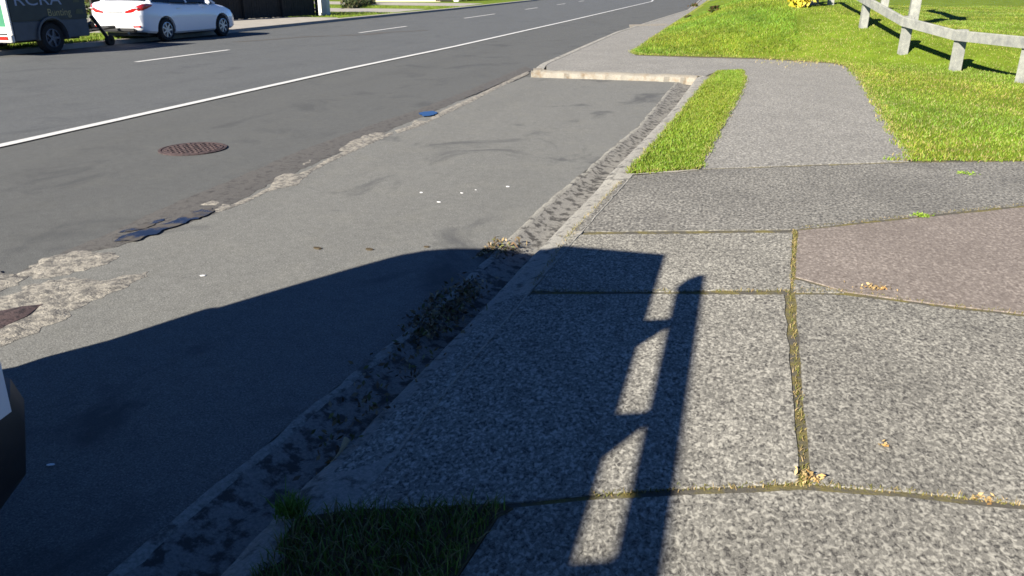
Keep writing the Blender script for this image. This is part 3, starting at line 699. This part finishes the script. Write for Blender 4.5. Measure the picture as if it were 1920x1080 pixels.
def trailer():
    root = empty('box_trailer', (-16.2, 15.16, 0), label='dark box trailer with pale lettering and a green back, parked behind the white sedan', cat='trailer')
    sk = MB().box((0, 0.02, .53), (1.88, 2.16, .40), bev=.02).build('skirt', M['trailer_grey'], root)
    cs = [MB().cyl((s * .62, -.02, .36), (s * 1.2, -.02, .36), .41, seg=36).build('arch', M['blackpl'], root) for s in (1, -1)]
    bpy.context.view_layer.update(); cut(sk, cs); sk.data.materials.clear(); sk.data.materials.append(M['trailer_grey'])
    for s in (1, -1):
        g = MB(); out = [(.455 * math.cos(a), .36 + .455 * math.sin(a)) for a in np.linspace(-.1, math.pi + .1, 22)]; inn = [(.41 * math.cos(a), .36 + .41 * math.sin(a)) for a in np.linspace(math.pi + .1, -.1, 22)]
        g.prism([(y - .02, z) for y, z in out + inn], 'X', s * .90, s * .985).build('mudguard', M['trailer_grey'], root, True)
        wheel(root, s * .82, -.02, .34, .21, s, M['dullrim'], 5, .6)
    MB().box((0, 0.02, 1.085), (1.90, 2.18, .71), bev=.02).build('side_panel', M['trailer_dark'], root)
    MB().box((0, 0.02, 1.47), (1.94, 2.22, .08), bev=.02).build('roof', M['trailer_grey'], root)
    MB().box((0, -1.085, 1.0), (1.62, .03, .80)).build('back_door', M['trailer_green'], root)
    f = MB()
    for s in (1, -1): f.box((s * .88, -1.095, .95), (.14, .05, .98), bev=.008)
    f.box((0, -1.095, 1.40), (1.61, .046, .12), bev=.008); f.box((0, -1.095, .56), (1.61, .046, .14), bev=.008)
    f.build('back_frame', M['plaster'], root)
    b = MB().box((0, -1.12, .385), (1.9, .10, .15), bev=.012).build('rear_bar', M['plaster'], root)
    for s in (1, -1):
        MB().box((s * .74, -1.18, .40), (.26, .03, .07), bev=.008).build('tail_lamp', M['red_lamp'], root)
    MB().box((0, 0, .31), (1.3, 2.1, .08)).build('chassis', M['blackpl'], root)
    d = MB()
    for s in (1, -1): d.cyl((s * .55, 1.05, .40), (0, 2.75, .42), .04, seg=8)
    d.cyl((0, 2.5, .43), (0, 2.98, .43), .045, seg=8); d.build('drawbar', M['blackpl'], root, True)
    j = MB().cyl((.10, 2.12, .74), (.26, 2.42, .14), .05, seg=10).build('jockey_stand', M['blackpl'], root, True)
    MB().lathe([(.03, -.05), (.125, -.05), (.125, .05), (.03, .05)], (.27, 2.43, .125)).build('jockey_wheel', M['tyre'], j, True)
    MB().box((-.02, 2.2, .5), (.12, .12, .16), rx=.6).build('coupling', M['blackpl'], root)
    text('lettering', 'RCRA', .36, (.953, -.93, 1.06), FACE_PX, M['lt_blue'], root, sx=1.42)
    text('lettering', 'Bunting', .225, (.953, -.07, .82), FACE_PX, M['tan'], root, sx=1.0)
    for q in ([(.74, .84), (1.0, .84), (.96, .95), (.80, .95)], [(.74, 1.10), (.92, 1.10), (.92, 1.2), (.74, 1.2)]): MB().prism(q, 'X', .951, .955).build('faded_mark', M['tanfade'], root)
trailer()

def near_van():
    root = empty('parked_van', (-2.42, -1.2, 0), label='white van with black rear bumper at the left edge, casting the big shadow', cat='van')
    prof = [(0, 1.935), (.35, 1.93), (.52, 1.915), (.64, 1.875), (.72, 1.79), (.765, 1.65), (.80, 1.45), (.84, 1.15), (.86, .95), (.86, .75), (.845, .5), (.80, .36), (0, .34)]
    st = [(-2.35, .80, .50), (-2.25, .9, .55), (-1.95, .97, .62), (-1.5, 1, .80), (-1.0, 1, 1), (2.0, 1, 1), (2.16, 1.03, 1), (2.24, 1.01, .995), (2.275, .96, .985)]
    secs = []
    for y, kw, kz in st:
        h = [(x * kw, .34 + (z - .34) * kz) for x, z in prof]
        def ry(x, z): return y + ((.05 * max(0, z - 1.7) / .2 + .117 * (1 - sstep(.72, 1.0, z)) + .05 * x / .86) if y > 1.9 else 0)
        full = h + [(-x, z) for x, z in h[-2:0:-1]]
        secs.append([(x, ry(x, z), z) for x, z in full])
    body = MB().loft(secs).build('body', M['vanwhite'], root, True)
    cs = [MB().cyl((s * .6, y, .34), (s * 1.1, y, .34), .40, seg=32).build('arch', M['blackpl'], root) for y in (1.45, -1.5) for s in (1, -1)]
    bpy.context.view_layer.update(); cut(body, cs); body.data.materials.clear(); body.data.materials.append(M['vanwhite'])
    b = MB(); secs = []
    for x, y in [(.90, 1.93), (.895, 2.2), (.86, 2.36), (.76, 2.455), (.5, 2.48), (0, 2.485), (-.5, 2.48), (-.76, 2.455), (-.86, 2.36), (-.895, 2.2), (-.90, 1.93)]:
        k = .86; secs.append([(x, y, .52), (x * .985, y - .012, .585), (x * .95, y - .05, .615), (x * k, y - .16, .615), (x * k, y - .16, .315), (x * .94, y - .075, .32), (x * .985, y - .02, .39)])
    b.loft([[(x * 1.005, y + .064, z) for x, y, z in q] for q in secs]).build('rear_bumper', M['blackpl'], root, True)
    MB().box((0, 2.262, 1.42), (1.30, .02, .52), bev=.008).build('rear_window', M['glass'], root)
    for s in (1, -1):
        MB().box((s * .815, 2.22, .98), (.06, .10, .42), bev=.015).build('tail_lamp', M['red_lamp'], root)
        MB().prism([(1.9, 1.20), (-.9, 1.20), (-.75, 1.62), (1.8, 1.62)], 'X', s * .792, s * .83).build('side_window', M['glass'], root)
        for y in (1.45, -1.5): wheel(root, s * .74, y, .335, .22, s, M['dullrim'], 6, .62)
        # side rail of the roof rack, on three tapered feet
        rl = MB(); z0, z1 = 1.955, 2.10; X = .90
        rl.prism([(1.80, z0), (1.83, z0 + .05), (1.80, z1 - .03), (1.78, z1), (1.66, z1), (-2.0, z1), (-2.0, z0)], 'X', s * (X - .03), s * X)
        rail = rl.build('roof_rail', M['blackpl'], root)
        for y in (1.36, .52, -.26, -1.1):
            ft = MB(); ft.prism([(y - .02, z0 + .015), (y + .02, z0 + .015), (y + .25, 1.80), (y - .02, 1.80)], 'X', s * (X - .03), s * (X - .005))
            ft.build('foot', M['blackpl'], rail)
    MB().box((.435, .18, 1.945), (.69, 4.24, .024), bev=.005).build('shadow_deck', M['blackpl'], root)  # unseen plate, added and sized to cast the roof shadow's square right corner
    MB().box((.0, 0, .42), (1.4, 4.2, .2)).build('underbody', M['blackpl'], root)
near_van()

# ================================================================ FENCES ON THE LAWN
def rail_fence(name, px, post_h, z0, z1, pw, label, group, extra_pts=(), flip=1, board=.045):
    P = [at_lawn(*p) for p in px] + [Vector((x, y, lawn_z(x, y))) for x, y in extra_pts]
    root = empty(name, P[0], label=label, cat='fence', group=group)
    P = [p - P[0] for p in P]
    T = []
    for i in range(len(P)):
        d = (P[min(i + 1, len(P) - 1)] - P[max(i - 1, 0)]); T.append(math.atan2(d.y, d.x))
    for p, a in zip(P, T):
        b = MB(); b.box((0, 0, post_h / 2 - .1), (pw, pw, post_h + .2), bev=.012)
        o = b.build('post', M['timber'], root); o.location = p; o.rotation_euler = (random.uniform(-.015, .015), random.uniform(-.015, .015), a)
    for i in range(len(P) - 1):
        a, c = P[i], P[i + 1]
        na = Vector((math.sin(T[i]), -math.cos(T[i]), 0)) * flip * (pw / 2 + board / 2); nc = Vector((math.sin(T[i + 1]), -math.cos(T[i + 1]), 0)) * flip * (pw / 2 + board / 2)
        secs = []
        for t, q, nn in ((0, a, na), (.5, (a + c) / 2, (na + nc) / 2), (1, c, nc)):
            u = nn.normalized() * board / 2; w = q + nn
            ee = (c - a).normalized() * (.004 if t == 0 else (-.004 if t == 1 else 0))
            secs.append([w - u + Vector((0, 0, z0)) + ee, w + u + Vector((0, 0, z0)) + ee, w + u + Vector((0, 0, z1 - .012)) + ee, w + u * .7 + Vector((0, 0, z1)) + ee, w - u + Vector((0, 0, z1)) + ee])
        MB().loft(secs).build('rail', M['timber'], root)
    return root
rail_fence('rail_fence', [(1557, 9), (1618, 52), (1692, 101), (1790, 133), (1916, 155), (2075, 172)], .68, .50, .665, .150,
           'pale painted post and rail fence curving along the lawn, nearest the footpath', None)
def board_sign():
    A, B = at_lawn(1657, 16), at_lawn(1709, 50); root = empty('sign_board', B, label='tall two post board behind the low fence, casting a wide shadow', cat='sign')
    a = A - B; az = math.atan2(a.y, a.x); L = math.hypot(a.x, a.y)
    for p in (Vector((0, 0, 0)), a):
        o = MB().box((0, 0, 1.4), (.19, .19, 3.2), bev=.012).build('post', M['timber'], root); o.location = p; o.rotation_euler = (0, 0, az)
    o = MB().box((0, 0, 0), (L + .5, .05, .62), bev=.01).build('board', M['timber'], root); o.location = a / 2 + Vector((.12 * math.sin(az), -.12 * math.cos(az), 2.25)); o.rotation_euler = (0, -math.atan2(a.z, L), az)
board_sign()
p = at_lawn(1526, 9); o = MB().box((0, 0, .25), (.17, .17, .9), bev=.015).build('bollard', M['timber']); o.location = p; o.rotation_euler = (0, .03, .5)
tag(o, 'short pale timber bollard beside the yellow plant on the bank', 'bollard')

# ================================================================ PLANTS ON THE BANK
p = at_lawn(1508, 14)
root = empty('flowering_plant', p, label='bright yellow leafy plant at the top of the grass bank', cat='plant')
foliage('leaves', (0, 0, .30), (.95, .6, .7), 520, .075, [(.55, .43, .03), (.45, .36, .02), (.60, .50, .08), (.25, .26, .02)], root)
MB().cyl((0, 0, -.05), (.02, 0, .35), .02, .01, seg=6).build('stem', M['twig'], root)
for i, (x, y, sz, lb) in enumerate([(1302, 12, .16, 'dark broad weed at the left edge of the grass bank, nearest the path'), (1340, 22, .13, 'dark low weed beside the mown stripes of the bank'), (1290, 34, .10, 'smallest dark weed lower down the edge of the grass bank')]):
    p = at_lawn(x, y); o = leaves('weed', np.column_stack([rng.normal(0, sz * .6, 160), rng.normal(0, sz * .6, 160), np.abs(rng.normal(.04, sz * .4, 160))]), sz * .55, [(.03, .05, .01), (.05, .07, .012), (.09, .05, .02)])
    o.location = p; tag(o, lb, 'weed', 'weeds on the grass bank')

# ================================================================ FAR SIDE OF THE STREET
def dark_fence():
    a = Vector((-21.9, 23.6, 0)); b = Vector((-19.85, 35.5, 0)); d = b - a; L = d.length
    root = empty('timber_fence', a, math.atan2(d.y, d.x), label='dark stained timber fence in shade beyond the concrete driveway', cat='fence')
    pn = MB()
    for i in range(int(L / .15)): pn.box((.075 + i * .15, random.uniform(-.004, .004), .98), (.138, .022, 1.76 + random.uniform(-.02, .02)))
    pn.build('palings', M['dark_fence'], root)
    for i in range(6): MB().box((i * L / 5, -.07, .95), (.12, .11, 1.95), bev=.01).build('post', M['dark_fence'], root)
    r = MB(); r.box((L / 2, .028, 1.6), (L, .035, .09)); r.box((L / 2, .028, .35), (L, .035, .09)); r.build('rail', M['dark_fence'], root)
dark_fence()
def hedge(loc, size, n, leaf, cols, label, rz=0, trunk=True):
    root = empty('hedge', loc, rz, label=label, cat='hedge')
    P = rng.uniform(-.5, .5, (n, 3)); P = P * np.array(size); P[:, 2] += size[2] * .52
    w = .18 * np.sin(P[:, 0] * 2.7) * (size[2] / 1.5); P[:, 1] += w * .5; P[:, 2] += w * .4 * (P[:, 2] > size[2] * .6)
    leaves('leaves', P, leaf, cols, root)
    if trunk:
        for i in range(max(2, int(size[0] / .8))): MB().cyl((-size[0] / 2 + .4 + i * .8, 0, 0), (-size[0] / 2 + .4 + i * .8, 0, size[2] * .7), .03, .015, seg=6).build('stem', M['twig'], root)
DG = [(.022, .034, .012), (.03, .045, .014), (.045, .06, .02), (.06, .05, .02)]
hedge((-23.2, 31.0, 0.08), (11, 1.6, 3.0), 9000, .10, DG, 'tall dark hedge rising behind the timber fence', math.atan2(12.35, 3.42))
hedge((-25.6, 52.0, 0.08), (13, .9, .5), 3500, .09, DG, 'low dark clipped hedge along the far lawn past the white pillar', math.atan2(14, -5.0))
hedge((-24.0, 75.0, 0.08), (11, 1.2, 1.3), 2600, .12, [(.04, .07, .02), (.06, .09, .02), (.09, .10, .03)], 'green hedge farthest along the far side of the street', 1.45)
root = empty('gate_pillar', (-19.73, 35.98, 0), .06, label='white plastered gate pillar at the end of the dark timber fence', cat='pillar')
MB().box((0, 0, 1.1), (.62, .34, 2.2), bev=.015).build('shaft', M['plaster'], root)
MB().box((0, 0, 2.24), (.74, .46, .08), bev=.015).build('cap', M['plaster'], root)
root = empty('garden_wall', (-29.3, 66.2, 0.08), .22, label='long cream rendered garden wall at the back of the far lawn', cat='wall')
MB().box((0, 0, .8), (8.2, .2, 1.6)).build('wall', M['cream'], root); MB().box((0, 0, 1.64), (8.3, .3, .07), bev=.01).build('coping', M['plaster'], root)
root = empty('garden_gate', (-24.9, 66.6, 0.08), .22, label='dark boarded gate between the cream wall and a white post', cat='gate')
g = MB()
for i in range(8): g.box((-.62 + i * .178, 0, .8), (.165, .03, 1.5))
g.build('boards', M['dark_fence'], root); MB().box((0, .03, .4), (1.42, .04, .1)).build('brace', M['dark_fence'], root); MB().box((.55, -.03, .85), (.05, .06, .12)).build('latch', M['steel'], root)
root = empty('gate_post', (-25.45 + 1.6, 66.9, 0.08), .1, label='white square gate post right of the dark boarded gate', cat='post')
MB().box((0, 0, .85), (.42, .3, 1.7), bev=.02).build('shaft', M['plaster'], root); MB().box((0, 0, 1.74), (.5, .38, .07), bev=.02).build('cap', M['plaster'], root)
root = empty('plant_pot', (-29.3, 61.0, 0.08), label='round terracotta pot with a shrub in front of the cream wall', cat='plant pot')
MB().lathe([(.0, 0), (.25, 0), (.40, .42), (.46, .62), (.46, .70), (.40, .70), (.36, .55), (0, .55)], (0, 0, 0), 'Z').build('pot', M['terracotta'], root, True)
foliage('shrub', (0, 0, 1.15), (1.1, 1.1, 1.2), 420, .09, [(.05, .08, .02), (.08, .11, .03)], root)
def house():
    root = empty('house', (-38, 84, 0), .2, label='cream house with a brown gable roof behind the garden wall', cat='house')
    MB().box((0, 0, 1.6), (13, 8, 3.2)).build('wall', M['cream'], root)
    MB().prism([(-4.6, 3.0), (4.6, 3.0), (4.6, 3.2), (0, 5.4), (-4.6, 3.2)], 'X', -6.9, 6.9).build('roof', M['wrap'], root)
    for x in (-4, 0, 4):
        w = MB().box((x, -4.02, 1.7), (1.5, .08, 1.2), bev=.01).build('window', M['plaster'], root); MB().box((x, -4.07, 1.7), (1.34, .03, 1.04)).build('pane', M['glass'], w)
    MB().box((6.52, -1, 1.1), (.08, .95, 2.1)).build('door', M['dark_fence'], root)
house()

# ================================================================ ON THE ROAD
mh = at(362, 280, 0)
root = empty('manhole_cover', (mh.x, mh.y, 0.0), label='round rusty iron manhole cover in the near lane', cat='manhole cover')
MB().lathe([(.315, .002), (.315, .011), (.29, .012), (.29, .006), (.28, .006)], (0, 0, 0), 'Z', 48).build('frame', M['iron'], root)
c = MB(); c.lathe([(.281, .004), (.277, .012), (.001, .012)], (0, 0, 0), 'Z', 48)
for i in range(-4, 5):
    for j in range(-4, 5):
        if math.hypot(i, j) < 4.3: c.box((i * .057, j * .057, .014), (.036, .022, .008), rz=(i + j) % 2 * math.pi / 2)
c.build('cover', M['iron'], root)
tag(strip('painted_shadow_streak', [tuple(at(*p, 0)[:2]) for p in [(440, 79), (514, 74), (576, 69), (620, 67.5)]], lambda i, x, y: .30, 0.0075, M['seam_and_shadow'], .5, .05), **struct)  # overhead shadow streak painted onto the road as dark strips
tag(strip('painted_shadow_streak', [tuple(at(*p, 0)[:2]) for p in [(640, 67), (690, 65), (720, 61), (800, 57)]], lambda i, x, y: .32, 0.0075, M['seam_and_shadow'], .5, .05), **struct)
# scraps lying about
def scrap(px, py, z, s, label, m='paper', rz=0.0, asp=.5, name='litter_scrap', cat='litter', group=None):
    p = at(px, py, z); b = MB(); n = 7
    out = [((.5 + .12 * random.random()) * s * math.cos(2 * math.pi * i / n), (.5 + .12 * random.random()) * s * asp * math.sin(2 * math.pi * i / n)) for i in range(n)]
    b.prism(out, 'Z', 0, s * .12)
    o = b.build(name, M[m]); o.location = p; o.rotation_euler = (random.uniform(-.1, .1), random.uniform(-.1, .1), rz); return tag(o, label, cat, group)
BZ = 0.010
scrap(380, 517, BZ, .028, 'white paper scrap on the sunlit bay just beyond the van shadow', rz=.4)
scrap(95, 872, BZ, .026, 'white scrap on dark asphalt inside the van shadow beside the black bumper', rz=.5, asp=.4)
for x, y, s, lb in [(790, 361, .022, 'leftmost of the upper white flecks on the parking bay asphalt'), (823, 379, .026, 'white fleck nearest the camera among those on the parking bay'), (866, 362, .022, 'middle one of the white flecks strewn on the parking bay'), (892, 356, .015, 'faintest smallest white fleck on the parking bay asphalt'), (952, 350, .026, 'white fleck nearest the kerb on the parking bay asphalt')]:
    scrap(x, y, BZ, s, lb, name='white_fleck', cat='fleck', group='white flecks on the parking bay')
for x, y, s, lb in [(595, 466, .05, 'dark stain-like dead leaf on the bay, left of two near the shadow'), (693, 468, .045, 'dark dead leaf on the bay, right of its neighbour near the shadow'), (800, 463, .035, 'small dark dead leaf on the bay nearest the kerb debris')]:
    scrap(x, y, BZ, s, lb, m='soil', asp=.6, name='dead_leaf', cat='leaf', group='dead leaves on the parking bay')
# dry twig in the channel
A = at(600, 893, .03); B = at(650, 828, .08)
root = empty('dry_twig', A, label='pale dry palm twig lying against the kerb in the shadow', cat='twig')
t = MB(); secs = []
for i in range(9):
    k = i / 8; q = (B - A) * k + Vector((.012 * math.sin(k * 3), 0, .01)); r_ = .004 + .010 * sstep(.55, 1, k)
    secs.append([q + Vector((r_ * math.cos(a), -.4 * r_ * math.cos(a), .6 * r_ * math.sin(a))) for a in np.linspace(0, 2 * math.pi, 8)[:-1]])
t.loft(secs).build('stalk', M['twig'], root, True)
# leaf litter gathered in the channel (uncountable)
L = []
for cx, cy, sx, sy, n in [(838, 590, 26, 20, 420), (800, 620, 18, 18, 200), (880, 555, 18, 14, 180), (940, 470, 20, 9, 150), (905, 478, 14, 7, 70), (640, 860, 30, 40, 70), (760, 690, 30, 34, 90), (700, 770, 24, 30, 60)]:
    for _ in range(n):
        q = at(random.gauss(cx, sx), random.gauss(cy, sy), .0); xa = kA(q.y); xc = kC(q.y); q.x = min(max(q.x, xa - .06), xc + .06)
        L.append((q.x, q.y, .008 + .045 * sstep(xa, xc, q.x) + random.random() * .03))
o = leaves('leaf_litter', np.array(L), .014, [(.10, .065, .035), (.07, .05, .03), (.16, .12, .06), (.05, .045, .02), (.09, .10, .03), (.22, .17, .10)]); o['kind'] = 'stuff'
# orange dry leaf clumps caught on the joints
for x, y, sx, n, lb in [(1642, 541, 15, 60, 'clump of orange dry leaves along the lower edge of the reddish paving'), (1515, 897, 16, 40, 'tuft of straw coloured dry grass where the paving joints meet'), (1660, 836, 5, 14, 'tiny wisp of orange straw lying alone on the paving'), (1840, 936, 10, 22, 'few orange blades caught in the right hand paving joint'), (1727, 405, 7, 90, 'small green weed on the upper edge of the reddish paving'), (1808, 326, 8, 60, 'small yellow green weed on the driveway slab')]:
    p = at(x, y, PZ); k = 1.0 / 1450 * math.hypot(p.x, p.y) * sx
    green = 'green' in lb
    o = leaves('dry_leaves' if not green else 'weed', np.column_stack([rng.normal(0, k, n), rng.normal(0, k * .6, n), np.abs(rng.normal(0.004, .007, n))]), (.011 if green else .010), [(.13, .22, .02), (.16, .24, .03)] if green else [(.34, .20, .07), (.30, .21, .09), (.36, .26, .12)])
    o.location = p; tag(o, lb, 'weed' if green else 'dry leaves')
# a tuft of grass at the kerb corner of the shaded patch
p = at(548, 962, PZ); P = np.column_stack([rng.normal(0, .02, 260), rng.normal(0, .02, 260), np.full(260, 0.0)])
o = grass('grass_tuft', P, .05, .004, [(.09, .17, .02), (.12, .2, .03)], 1.0, kind=None); o.location = p; tag(o, 'small green grass tuft at the kerb corner of the shaded grass patch', 'grass tuft')
